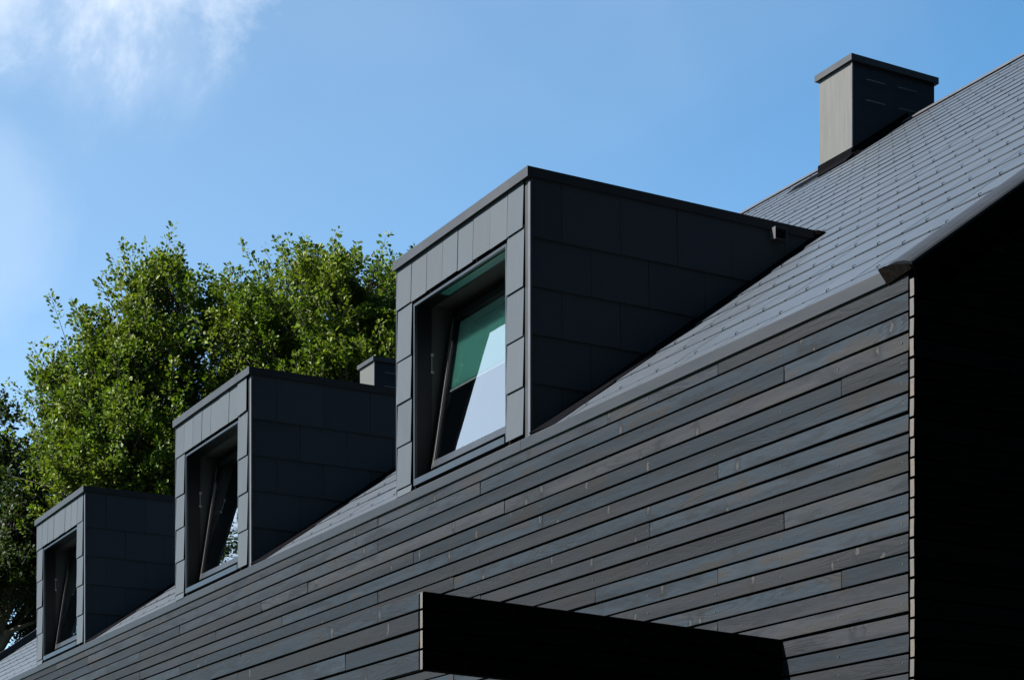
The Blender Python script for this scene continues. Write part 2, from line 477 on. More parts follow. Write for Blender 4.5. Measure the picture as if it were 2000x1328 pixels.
# --- gable
gable = MB()
gable.prism([(0.03, 0), (DEEP-0.03, 0), (DEEP-0.03, EZ-0.08), (RIDGE, EZ-0.08+RIDGE*TA), (0.03, EZ-0.08)], -0.12, -0.03, lambda p, t: (t, p[0], p[1]))
gable = gable.build('gable_wall', M['membrane'], house)
rest = MB()
GP = 0.0895
k = 0
while True:
    zt = 4.548-(k)*GP
    if zt < 0.2: break
    y1 = DEEP
    L = y1-0.002
    if zt > 2.2:
        me = board_mesh(L, GP-0.012, 0.026, 500+k).mesh('board', [M['wood_shaded'], M['endgrain']])
        # rotate so that the board runs along +y with its face to +x and its sawn end to -y
        o = place('board', me, gable, (0.026, 0.001+br.uniform(-0.002, 0.002), zt-GP+0.006), (0, 0, R(90)))
    else:
        rest.box(0.0, 0.026, 0.002, y1, zt-GP+0.006, zt-0.006, 0)
    k += 1
z = 4.551
while z < EZ+RIDGE*TA-0.25:
    y0 = max(0.002, (z+GP-EZ)/TA+0.12)
    rest.box(0.0, 0.026, y0, DEEP-y0, z+0.006, z+GP-0.006, 0)
    z += GP
rest.build('upper_boards', M['wood_shaded'], gable, kind='stuff')
bw = MB(); bw.box(XL, -0.03, DEEP-0.1, DEEP, 0, EZ); bw.box(XL-0.06, XL, 0.03, DEEP-0.03, 0, EZ)
bw.prism([(0.0, EZ), (DEEP, EZ), (RIDGE, EZ+RIDGE*TA-0.05)], XL-0.06, XL, lambda p, t: (t, p[0], p[1]))
bw.build('back_wall', M['wood_shaded'], house)

# --- roof
roof = MB()
smax = RIDGE*RL
roof.hexa([rp(XL, 0.0, -0.08), rp(-0.02, 0.0, -0.08), rp(-0.02, smax, -0.08), rp(XL, smax, -0.08), rp(XL, 0.0, 0), rp(-0.02, 0.0, 0), rp(-0.02, smax, 0), rp(XL, smax, 0)])
roof = roof.build('roof', M['membrane'], house)
rb = MB()
rb.quad((XL, DEEP, EZ), (0.0, DEEP, EZ), (0.0, RIDGE, EZ+RIDGE*TA), (XL, RIDGE, EZ+RIDGE*TA))
rb.build('rear_slope', M['slate_roof'], roof)
SW = 0.3752; EXP = 0.389; S0 = 0.180
def slate_mesh(w, L, t, name, m):
    s = MB()
    c = 0.0012
    s.hexa([(-w/2, 0, -t), (w/2, 0, -t), (w/2, L, -t), (-w/2, L, -t), (-w/2+c, c, 0), (w/2-c, c, 0), (w/2-c, L, 0), (-w/2+c, L, 0)])
    return s.mesh(name, m)
sm_full = slate_mesh(SW-0.004, 0.47, 0.0055, 'slate', M['slate_roof'])
DX = [0.0, -4.619, -9.313]
XD0, XD1 = -5.305, -3.430
tilt = math.atan2(0.0085, 0.47)
rot0 = math.atan2(TA, 1)
cand = []
ncourse = int((smax-S0)/EXP)+1
for c in range(-1, ncourse):
    s0 = S0+c*EXP
    Ls = 0.47
    if c == -1: s0 = 0.0; Ls = 0.26
    if s0+Ls > smax-0.03: Ls = smax-0.03-s0
    off = (c % 2)*SW/2+0.13
    x = -0.128
    # phase so that joints sit at x = -1.138 - n*SW on course 3
    ph = (-1.138+(0 if (c % 2) else SW/2)) % SW
    edges = [-0.135]
    e = math.floor((-0.135-ph)/SW)*SW+ph
    while e > XL+0.1:
        if edges[-1]-e > 0.02: edges.append(e)
        e -= SW
    edges.append(XL+0.08)
    for a, d in zip(edges[:-1], edges[1:]):
        xm = (a+d)/2; w = a-d
        yc = s0/RL
        skip = False
        for dx in DX:            # under a dormer
            if XD0+dx+0.02 < d and a < XD1+dx-0.02 and (s0+Ls)/RL < 2.1: skip = True
        if skip: continue
        if -9.13 < d and a < -8.60 and 6.75 < yc < 7.3: continue
        cand.append((math.hypot(xm-6.59, yc+5.69)+ (8 if xm < -5.4 and yc < 3 else 0), xm, s0, w, Ls))
cand.sort()
restS = MB()
hk = MB()
sr = random.Random(11)
for i, (dd, xm, s0, w, Ls) in enumerate(cand):
    h = 0.0130+sr.uniform(-0.0010, 0.0010)
    if i < 205:
        o = place('slate', sm_full, roof, rp(xm, s0+sr.uniform(-0.0015, 0.0015), h), (rot0-tilt, sr.uniform(-0.003, 0.003), 0), ((w-0.004)/(SW-0.004), Ls/0.47, 1))
    else:
        t = 0.0055; h1 = h-0.0085*Ls/0.47
        a, d = xm+w/2-0.002, xm-w/2+0.002
        restS.hexa([rp(d, s0, h-t), rp(a, s0, h-t), rp(a, s0+Ls, h1-t), rp(d, s0+Ls, h1-t), rp(d, s0, h), rp(a, s0, h), rp(a, s0+Ls, h1), rp(d, s0+Ls, h1)])
    # slate hook at the foot of the slate, over the joint below
    for (dx, hh, ss, up) in ((0.0, h, s0, 1), (w/2, h, s0, 0)):
        x = xm+dx+sr.uniform(-0.004, 0.004)
        if x > -0.16 or s0 == 0.0: continue
        q = 0.0015
        if up:
            hk.hexa([rp(x-q, ss-0.005, hh-0.012), rp(x+q, ss-0.005, hh-0.012), rp(x+q, ss-0.002, hh-0.012), rp(x-q, ss-0.002, hh-0.012),
                     rp(x-q, ss-0.005, hh+0.009), rp(x+q, ss-0.005, hh+0.009), rp(x+q, ss-0.002, hh+0.009), rp(x-q, ss-0.002, hh+0.009)])
            hk.hexa([rp(x-q, ss-0.005, hh+0.0065), rp(x+q, ss-0.005, hh+0.0065), rp(x+q, ss+0.019, hh+0.0045), rp(x-q, ss+0.019, hh+0.0045),
                     rp(x-q, ss-0.005, hh+0.0095), rp(x+q, ss-0.005, hh+0.0095), rp(x+q, ss+0.019, hh+0.0075), rp(x-q, ss+0.019, hh+0.0075)])
        else:
            hk.hexa([rp(x-0.003, ss-0.004, hh-0.010), rp(x+0.003, ss-0.004, hh-0.010), rp(x+0.003, ss+0.004, hh-0.010), rp(x-0.003, ss+0.004, hh-0.010),
                     rp(x-0.003, ss-0.004, hh+0.001), rp(x+0.003, ss-0.004, hh+0.001), rp(x+0.003, ss+0.004, hh+0.001), rp(x-0.003, ss+0.004, hh+0.001)])
restS.build('far_slates', M['slate_roof'], roof, kind='stuff')
hk.build('slate_hooks', M['wire'], roof, kind='stuff')
# ridge capping
rc = MB()
rz = EZ+RIDGE*TA
for i in range(12):
    x0 = XL+i*(-XL/12.0); x1 = x0-XL/12.0-0.006
    rc.prism([(-0.10, -0.045), (-0.10, -0.030), (0.0, 0.042), (0.10, -0.030), (0.10, -0.045), (0, 0.022)], x0, x1, lambda p, t: (t, RIDGE+p[0], rz+p[1]))
rc.build('ridge_capping', M['metal_trim'], roof)
# near verge (barge) capping
vg = MB()
prof = [(-0.135, 0.018), (-0.122, 0.030), (-0.060, 0.031), (-0.012, 0.022), (0.020, 0.008), (0.027, 0.000), (0.027, -0.012), (0.022, -0.012), (0.022, -0.010), (-0.02, 0.001), (-0.135, 0.001)]
vg.prism(prof, -0.020, smax, lambda p, t: rp(p[0], t, p[1]))
vg = vg.build('verge_capping', M['metal_eaves'], roof)
sf = MB(); sf.hexa([rp(0.001, -0.02, -0.17), rp(0.026, -0.02, -0.17), rp(0.026, smax, -0.17), rp(0.001, smax, -0.17), rp(0.001, -0.02, -0.013), rp(0.026, -0.02, -0.013), rp(0.026, smax, -0.013), rp(0.001, smax, -0.013)])
sf.build('verge_board', M['lead'], roof)  # outer leg of the verge, its shade put in as near-black colour
# far verge, a raised upstand
fv = MB(); fv.hexa([rp(XL-0.05, -0.04, -0.1), rp(XL+0.05, -0.04, -0.1), rp(XL+0.05, smax, -0.1), rp(XL-0.05, smax, -0.1), rp(XL-0.05, -0.04, 0.115), rp(XL+0.05, -0.04, 0.115), rp(XL+0.05, smax, 0.115), rp(XL-0.05, smax, 0.115)])
fv.build('far_verge_upstand', M['metal'], roof)
# eaves flashing, in lengths
cuts = [-0.150, -3.545, -6.6, -8.87, -12.0, -15.2, -18.4, XL]
for a, d in zip(cuts[:-1], cuts[1:]):
    e = MB()
    pr = [(0.006, 4.556), (-0.0085, 4.564), (-0.0125, 4.566), (-0.0125, 4.6255), (-0.0105, 4.630), (-0.002, 4.632), (0.03, 4.643), (0.03, 4.563)]
    e.prism(pr, d+0.0015, a-0.0015, lambda p, t: (t, p[0], p[1]))
    e.build('eaves_flashing', M['metal_eaves'], roof)
# stained end plate under the verge corner
ep = MB()
pl = [(-0.166, 4.6255), (-0.164, 4.6290), (-0.120, 4.6290), (-0.050, 4.6190), (0.024, 4.6000), (0.031, 4.5780), (-0.146, 4.5600)]
fy = lambda z: -0.006-0.044*(z-4.556)/0.08
n0 = len(pl)
ep.v = [(x, fy(z), z) for x, z in pl]+[(x, 0.012, z) for x, z in pl]
ep.f = [tuple(range(n0))]+[tuple(n0+k for k in reversed(range(n0)))]+[(k, n0+k, n0+(k+1) % n0, (k+1) % n0) for k in range(n0)]
ep.mi = [0]*len(ep.f)
ep.build('end_plate', M['rust'], roof, label='stained dark end plate closing the eaves at the near corner')

# --- chimneys
def chimney(ox, hooks):
    ch = empty('chimney', house)
    x0, x1, y0, y1 = -9.126+ox, -8.598+ox, 6.672, 7.757
    zb = EZ+5.9*TA; zt = 10.475
    b_ = MB(); b_.box(x0, x1, y0, y1, zb, zt, 0, [0, 0, 0, 1, 1, 1]); b_.build('body', [M['zinc'], M['zinc_shaded']], ch)
    s = MB()
    s.box(x1-0.012, x1+0.008, y0-0.006, y0+0.010, zb+0.2, zt-0.002); s.build('corner_seam', M['metal_trim'], ch)
    c = MB()
    c.box(x0-0.040, x1+0.030, y0-0.033, y1+0.035, 10.462, 10.527); c.build('cap', M['metal'], ch)
    f = MB()
    zr = EZ+y0*TA
    f.box(x0-0.01, x1+0.014, y0-0.014, y0-0.002, zr-0.1, zr+0.115)
    f.hexa([(x0-0.35, y0-0.16, zr-0.16*TA+0.025), (x1+0.03, y0-0.10, zr-0.10*TA+0.028), (x1+0.03, y0-0.012, zr-0.012*TA+0.02), (x0-0.35, y0-0.012, zr-0.012*TA+0.02),
            (x0-0.35, y0-0.16, zr-0.16*TA+0.034), (x1+0.03, y0-0.10, zr-0.10*TA+0.038), (x1+0.03, y0-0.012, zr-0.012*TA+0.06), (x0-0.35, y0-0.012, zr-0.012*TA+0.05)])
    f.hexa([(x1+0.002, y0-0.02, zr-0.02), (x1+0.05, y0-0.02, zr-0.02), (x1+0.05, RIDGE, EZ+RIDGE*TA-0.02), (x1+0.002, RIDGE, EZ+RIDGE*TA-0.02),
            (x1+0.002, y0-0.02, zr+0.10), (x1+0.014, y0-0.02, zr+0.06), (x1+0.014, RIDGE, EZ+RIDGE*TA+0.06), (x1+0.002, RIDGE, EZ+RIDGE*TA+0.10)])
    f.build('flashing', M['lead'], ch)
    for (ya, yb, z) in ((6.853, 7.074, 10.300), (6.848, 7.074, 10.090), (7.272, 7.493, 10.310), (7.275, 7.493, 10.096)):
        t = MB(); X = x1+0.001
        t.tube([(X, ya, z+0.012), (X+0.035, ya+0.005, z), (X+0.035, yb-0.005, z), (X, yb, z+0.012)], 0.006, 6)
        t.build('rung', M['rung'], ch)
    return ch
chimney(0, True)
chimney(-11.47, True)

# --- dormers
def dormer(dx, idx):
    d = empty('dormer', house)
    r = random.Random(40+idx)
    x0, x1 = XD0+dx, XD1+dx
    zt = 6.20
    yr = lambda z: (z-EZ)/TA
    ol, orr, ob, ot = -5.045+dx, -3.735+dx, 4.66, 5.905      # window opening
    sh = MB()
    # cheeks follow the roof
    for (a, c) in ((x0+0.004, x0+0.06), (x1-0.06, x1-0.002)):
        sh.prism([(0.012, EZ-0.03), (0.012, zt), (yr(zt)+0.05, zt), ], a, c, lambda p, t: (t, p[0], p[1]))
    sh.box(x0+0.06, ol, 0.012, 0.10, EZ-0.03, zt)
    sh.box(orr, x1-0.06, 0.012, 0.10, EZ-0.03, zt)
    sh.box(ol, orr, 0.012, 0.10, ot, zt)
    sh.box(ol, orr, 0.012, 0.10, EZ-0.03, ob-0.02)
    sh.box(x0+0.06, x1-0.06, 0.10, yr(zt), zt-0.08, zt)
    sh.build('shell', M['membrane'], d)
    # coping band
    cz0, cz1 = 6.195, 6.2565
    cp = MB()
    cx0, cx1 = x0-0.010, x1+0.010
    cp.box(cx0, cx1, -0.0325, -0.004, cz0, cz1)
    cp.box(cx1-0.028, cx1, -0.004, 2.21, cz0+0.002, cz1)
    cp.box(cx0, cx0+0.028, -0.004, 2.21, cz0+0.002, cz1)
    cp.box(cx0+0.028, cx1-0.028, -0.004, 2.24, cz1-0.03, cz1-0.004)
    cp.build('coping', M['metal'], d)
    en = MB()
    en.tube([(cx1-0.020, 2.14, cz1-0.034), (cx1-0.020, 2.185, cz1-0.022), (cx1-0.020, 2.235, cz1-0.022), (cx1-0.020, 2.255, cz1-0.03)], [0.030, 0.038, 0.034, 0.010], 8)
    en.build('coping_end', M['lead'], d)
    # corner profiles
    cn = MB()
    cn.box(x1-0.016, x1+0.0095, -0.014, 0.002, EZ+0.01, cz0-0.03)
    cn.box(x0, x0+0.006, -0.010, 0.012, EZ+0.01, cz0-0.006)
    cn.build('corner_trim', M['metal_trim'], d)
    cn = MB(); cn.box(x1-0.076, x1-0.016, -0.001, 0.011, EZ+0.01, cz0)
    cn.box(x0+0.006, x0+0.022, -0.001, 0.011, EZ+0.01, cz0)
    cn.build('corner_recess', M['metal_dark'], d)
    # front slates
    def fs(xa, xb, za, zb_, crook=0.0, y0=-0.0165, y1=-0.007):
        s = MB(); t = 0.006; L = zb_-za; w = xb-xa
        s.hexa([(0, 0, 0), (w, 0, 0), (w, t, 0), (0, t, 0), (0, y1-y0, L), (w, y1-y0, L), (w, y1-y0+t, L), (0, y1-y0+t, L)])
        s.build('slate', M['slate_front'], d)
        o = COL.objects[-1] if False else None
        return s
    jn = [-5.285, -5.060, -4.826, -4.592, -4.373, -4.160, -3.930, -3.707, -3.504]
    for i in range(8):
        s = MB(); t = 0.006; w = jn[i+1]-jn[i]-r.uniform(0.003, 0.009); L = 6.235-5.913
        za = 5.913+r.uniform(-0.002, 0.003)
        s.hexa([(0, 0, 0), (w, 0, 0), (w, t, 0), (0, t, 0), (0, 0.009, L), (w, 0.009, L), (w, 0.009+t, L), (0, 0.009+t, L)])
        me = s.mesh('slate', M['slate_front'])
        ry = R(r.uniform(-0.35, 0.35)); yy = -0.0165+r.uniform(-0.002, 0.0015)
        if idx == 1 and i == 7: ry = R(-2.2); yy -= 0.006
        place('slate', me, d, (jn[i]+dx, yy, za), (0, ry, R(r.uniform(-0.3, 0.3))))
    for (xa, xb, zs) in ((-3.722, -3.506, [5.558, 5.256, 4.950, 4.656]), (-5.284, -5.062, [5.560, 5.266, 4.972, 4.680])):
        prev = 5.935
        for zz in zs+[None]:
            za = zz if zz else 4.628
            if zz is None and za > zs[-1]-0.03: continue
            s = MB(); t = 0.006; L = prev+0.012-za; w = xb-xa-r.uniform(0, 0.004)
            top = 5.930
            if za+L > top: L = top-za
            s.hexa([(0, 0, 0), (w, 0, 0), (w, t, 0), (0, t, 0), (0, 0.010, L), (w, 0.010, L), (w, 0.010+t, L), (0, 0.010+t, L)])
            me = s.mesh('slate', M['slate_front'])
            place('slate', me, d, (xa+dx+r.uniform(-0.002, 0.002), -0.0165+r.uniform(-0.0015, 0.0015), za), (0, R(r.uniform(-0.3, 0.3)), R(r.uniform(-0.3, 0.3))))
            prev = za
    # cheek slates (the side towards the near gable)
    rows = [5.835, 5.537, 5.247, 4.949, 4.652]
    tops = [6.20, 5.862, 5.564, 5.274, 4.976]
    for ri, (za, zb_) in enumerate(zip(rows, tops)):
        js = [0.0]
        q = 0.211 if ri % 2 == 0 else 0.420
        while q < 2.3: js.append(q); q += 0.423
        js.append(2.3)
        for a, c in zip(js[:-1], js[1:]):
            if a > yr(zb_)+0.02: break
            c2 = min(c, yr(zb_)+0.12)
            if c2-a < 0.05: continue
            s = MB(); t = 0.006; L = zb_-za; w = c2-a-0.003
            s.hexa([(0, 0, 0), (0.0, w, 0), (-t, w, 0), (-t, 0, 0), (-0.009, 0, L), (-0.009, w, L), (-0.009-t, w, L), (-0.009-t, 0, L)])
            me = s.mesh('slate', M['slate_front'])
            place('slate', me, d, (x1+0.009+r.uniform(-0.001, 0.001), a+0.001, za), (R(r.uniform(-0.25, 0.25)), 0, 0))
    lc = MB()
    lc.prism([(0.0, EZ), (0.0, zt), (yr(zt), zt)], x0-0.004, x0+0.003, lambda p, t: (t, p[0], p[1]))
    lc.build('far_cheek', M['slate_front'], d)
    # lead soaker beside the cheek, widened in near-black to stand in for its shadow
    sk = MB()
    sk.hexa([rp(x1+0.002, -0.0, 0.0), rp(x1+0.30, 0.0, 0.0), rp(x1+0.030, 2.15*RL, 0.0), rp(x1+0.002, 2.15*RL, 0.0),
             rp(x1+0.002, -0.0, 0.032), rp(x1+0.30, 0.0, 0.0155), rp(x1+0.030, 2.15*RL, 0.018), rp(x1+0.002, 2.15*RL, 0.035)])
    sk.build('flashing_shade_wedge', M['lead'], d)
    # scupper
    sc = MB()
    X0, X1, Y0, Y1, Z0, Z1, t = x1-0.02, x1+0.062, 1.783, 1.879, 6.124, 6.203, 0.005
    sc.box(X0, X1, Y0, Y1, Z0, Z0+t); sc.box(X0, X1, Y0, Y1, Z1-t, Z1)
    sc.box(X0, X1, Y0, Y0+t, Z0+t, Z1-t); sc.box(X0, X1, Y1-t, Y1, Z0+t, Z1-t)
    sc.box(X0, X0+0.01, Y0+t, Y1-t, Z0+t, Z1-t)
    sc.build('scupper', M['metal_trim'], d)

    # window
    w = empty('window', house)
    # metal surround
    su = MB()
    lip = 0.012
    su.box(ol, ol+0.016, -0.004, 0.016, 4.664, 5.893); su.box(orr-0.016, orr, -0.004, 0.016, 4.664, 5.893)
    su.box(ol+0.016, orr-0.016, -0.004, 0.016, 5.876, 5.893)
    su.build('surround', M['sash'], w)
    si = MB()
    si.hexa([(ol+0.016, -0.012, 4.657), (orr-0.016, -0.012, 4.657), (orr-0.016, 0.10, 4.657), (ol+0.016, 0.10, 4.657),
             (ol+0.016, -0.012, 4.700), (orr-0.016, -0.012, 4.700), (orr-0.016, 0.10, 4.722), (ol+0.016, 0.10, 4.722)])
    si.build('sill', M['sash'], w)
    fr = MB()
    xa, xb = ol+0.004, orr-0.004
    # dark outer reveal + fixed frame
    fr.box(xa, xa+0.010, 0.017, 0.128, 4.70, 5.885); fr.box(xb-0.010, xb, 0.017, 0.128, 4.70, 5.885)
    fr.box(xa+0.010, xb-0.010, 0.017, 0.128, 5.885, 5.899)
    fr.box(xa+0.010, xb-0.010, 0.101, 0.165, 4.70, 4.752)
    fr.build('frame', M['frame'], w)
    ln = MB()
    ln.box(xa-0.01, xa+0.002, 0.129, 0.60, 4.66, 5.95); ln.box(xb-0.002, xb+0.01, 0.129, 0.60, 4.66, 5.95)
    ln.box(xa+0.002, xb-0.002, 0.129, 0.60, 5.905, 5.95)
    ln.build('lining', M['lining'], w)
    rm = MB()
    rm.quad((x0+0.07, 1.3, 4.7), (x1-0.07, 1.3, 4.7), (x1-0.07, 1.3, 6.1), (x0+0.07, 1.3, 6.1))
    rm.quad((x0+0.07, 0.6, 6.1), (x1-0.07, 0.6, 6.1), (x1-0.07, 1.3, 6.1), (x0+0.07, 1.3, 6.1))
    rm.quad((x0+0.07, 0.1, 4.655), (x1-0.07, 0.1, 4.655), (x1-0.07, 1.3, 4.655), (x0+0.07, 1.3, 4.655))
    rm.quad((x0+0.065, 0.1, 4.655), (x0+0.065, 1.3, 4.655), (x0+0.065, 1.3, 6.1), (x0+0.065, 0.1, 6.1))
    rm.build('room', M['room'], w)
    st = MB(); X = xa+0.011
    for (z0_, z1_) in ((5.44, 5.455), (5.555, 5.575)):
        st.box(X, X+0.007, 0.118, 0.140, z0_, z1_)
    st.box(X, X+0.003, 0.124, 0.129, 5.455, 5.555)
    st.build('strike_plate', M['white'], w)
    if idx == 0:
        te = MB(); te.box(xa+0.32, xb-0.010, 0.035, 0.100, 5.878, 5.8845); te.build('head_strip', M['teal'], w)
    # tilted sash: hinged at the sill, leaning into the room; built upright then turned about its foot
    sa = empty('sash', w)
    SW_, SH = 1.245, 1.085
    p = place
    s = MB(); th = 0.052; fw = 0.050
    s.box(0, fw, 0, th, 0, SH); s.box(SW_-fw, SW_, 0, th, 0, SH)
    s.box(fw, SW_-fw, 0, th, SH-fw, SH)
    rl = MB(); rl.box(0.026, SW_-0.026, -0.0042, th-0.002, 0.0005, fw)
    M_ = Matrix.Translation((ol+0.048, 0.112, 4.782)) @ Matrix.Rotation(R(-8.8), 4, 'X')
    def tb(mb, name, m_):
        mb.v = [tuple(M_ @ Vector(q)) for q in mb.v]
        return mb.build(name, m_, w)
    COL.objects.unlink(sa); bpy.data.objects.remove(sa)
    tb(s, 'sash', M['frame']); tb(rl, 'bottom_rail', M['sash'])
    # gaskets and bright edges on the stile
    e = MB(); e.box(-0.0045, -0.0005, -0.002, 0.004, 0.0, SH-0.04); e.box(0.0185, 0.0235, -0.005, -0.0005, 0.012, SH-0.03)
    tb(e, 'edge_strip', M['bright'])
    e = MB(); e.box(0.001, 0.017, -0.0025, -0.0003, 0.052, SH); e.box(0.040, 0.0495, -0.003, -0.0003, 0.052, SH)
    e.box(0.0245, 0.0275, -0.0028, -0.0003, 0.052, SH)
    tb(e, 'gasket', M['membrane'])
    gpane = MB(); gpane.quad((fw, 0.012, fw), (SW_-fw, 0.012, fw), (SW_-fw, 0.012, SH-fw), (fw, 0.012, SH-fw)); tb(gpane, 'pane', M['glass'])
    if idx == 0:
        bl = MB(); npl = 30; z1_, z0_ = SH-0.055, 0.545
        xl_, xr_ = fw+0.006, SW_-fw-0.006
        for i in range(npl):
            za = z0_+(z1_-z0_)*i/npl; zb_ = z0_+(z1_-z0_)*(i+1)/npl; zm = (za+zb_)/2
            bl.quad((xl_, 0.040, za), (xr_, 0.040, za), (xr_, 0.027, zm), (xl_+0.006, 0.027, zm))
            bl.quad((xl_+0.006, 0.027, zm), (xr_, 0.027, zm), (xr_, 0.040, zb_), (xl_, 0.040, zb_))
        tb(bl, 'pleated_blind', M['blind'])
        br_ = MB(); br_.box(xl_, xr_, 0.028, 0.042, z0_-0.012, z0_); tb(br_, 'blind_rail', M['white'])
for i, dx in enumerate(DX): dormer(dx, i)

# --- timber screen standing out from the facade
scr = empty('porch_screen', house)
CX, CY = -0.962, -1.972
XS = -6.4
zt, zb = 3.118, 2.780
bk = MB(); bk.box(XS+0.03, CX-0.03, CY+0.026, CY+0.06, zb+0.004, zt-0.006)
bk.hexa([(CX-0.06, CY+0.06, zb+0.004), (CX-0.002, CY+0.06, zb+0.004), (CX-0.002, -0.003, zb-0.061), (CX-0.06, -0.003, zb-0.061),
         (CX-0.06, CY+0.06, zt-0.006), (CX-0.002, CY+0.06, zt-0.006), (CX-0.002, -0.003, zt-0.071), (CX-0.06, -0.003, zt-0.071)])
bk.build('backing', M['membrane'], scr)
hz = [3.118, 3.0385, 2.951, 2.863, 2.780]
for i in range(4):
    ztop, zbot = hz[i], hz[i+1]
    g0 = 0.0 if i == 3 else 0.011
    segs = {0: [CX-0.004, -4.3, XS], 1: [CX-0.004, -3.2, XS], 2: [CX-0.004, -1.765, -5.0, XS], 3: [CX-0.004, -4.0, XS]}[i]
    for a, c in zip(segs[:-1], segs[1:]):
        me = board_mesh(a-c-0.004, ztop-zbot-g0, 0.021, 900+i*7+a).mesh('board', [M['wood'], M['wood']])
        place('board', me, scr, (c+0.002, CY+br.uniform(-0.001, 0.001), zbot+g0), (R(br.uniform(-0.4, 0.4)), 0, 0))
    # side return boards, ends showing at the corner
    s = MB(); fall = 0.065
    s.hexa([(CX-0.024, CY+0.002, zbot+g0), (CX, CY+0.002, zbot+g0), (CX, -0.004, zbot+g0-fall), (CX-0.024, -0.004, zbot+g0-fall),
            (CX-0.024, CY+0.002, ztop), (CX, CY+0.002, ztop), (CX, -0.004, ztop-fall), (CX-0.024, -0.004, ztop-fall)], 0, [0, 0, 1, 0, 0, 0])
    # slide the face board clear of the return
    s.v = [(x+0.028, y, z) for x, y, z in s.v]
    s.build('board', [M['wood_shaded'], M['endgrain']], scr)
tp_ = MB()
tp_.hexa([(CX-0.03, CY+0.004, zt+0.0005), (CX+0.031, CY+0.004, zt+0.0005), (CX+0.031, -0.004, zt-0.0645), (CX-0.03, -0.004, zt-0.0645),
          (CX-0.03, CY+0.004, zt+0.004), (CX+0.031, CY+0.004, zt+0.004), (CX+0.031, -0.004, zt-0.061), (CX-0.03, -0.004, zt-0.061)])
tp_.build('top_flashing', M['metal'], scr)

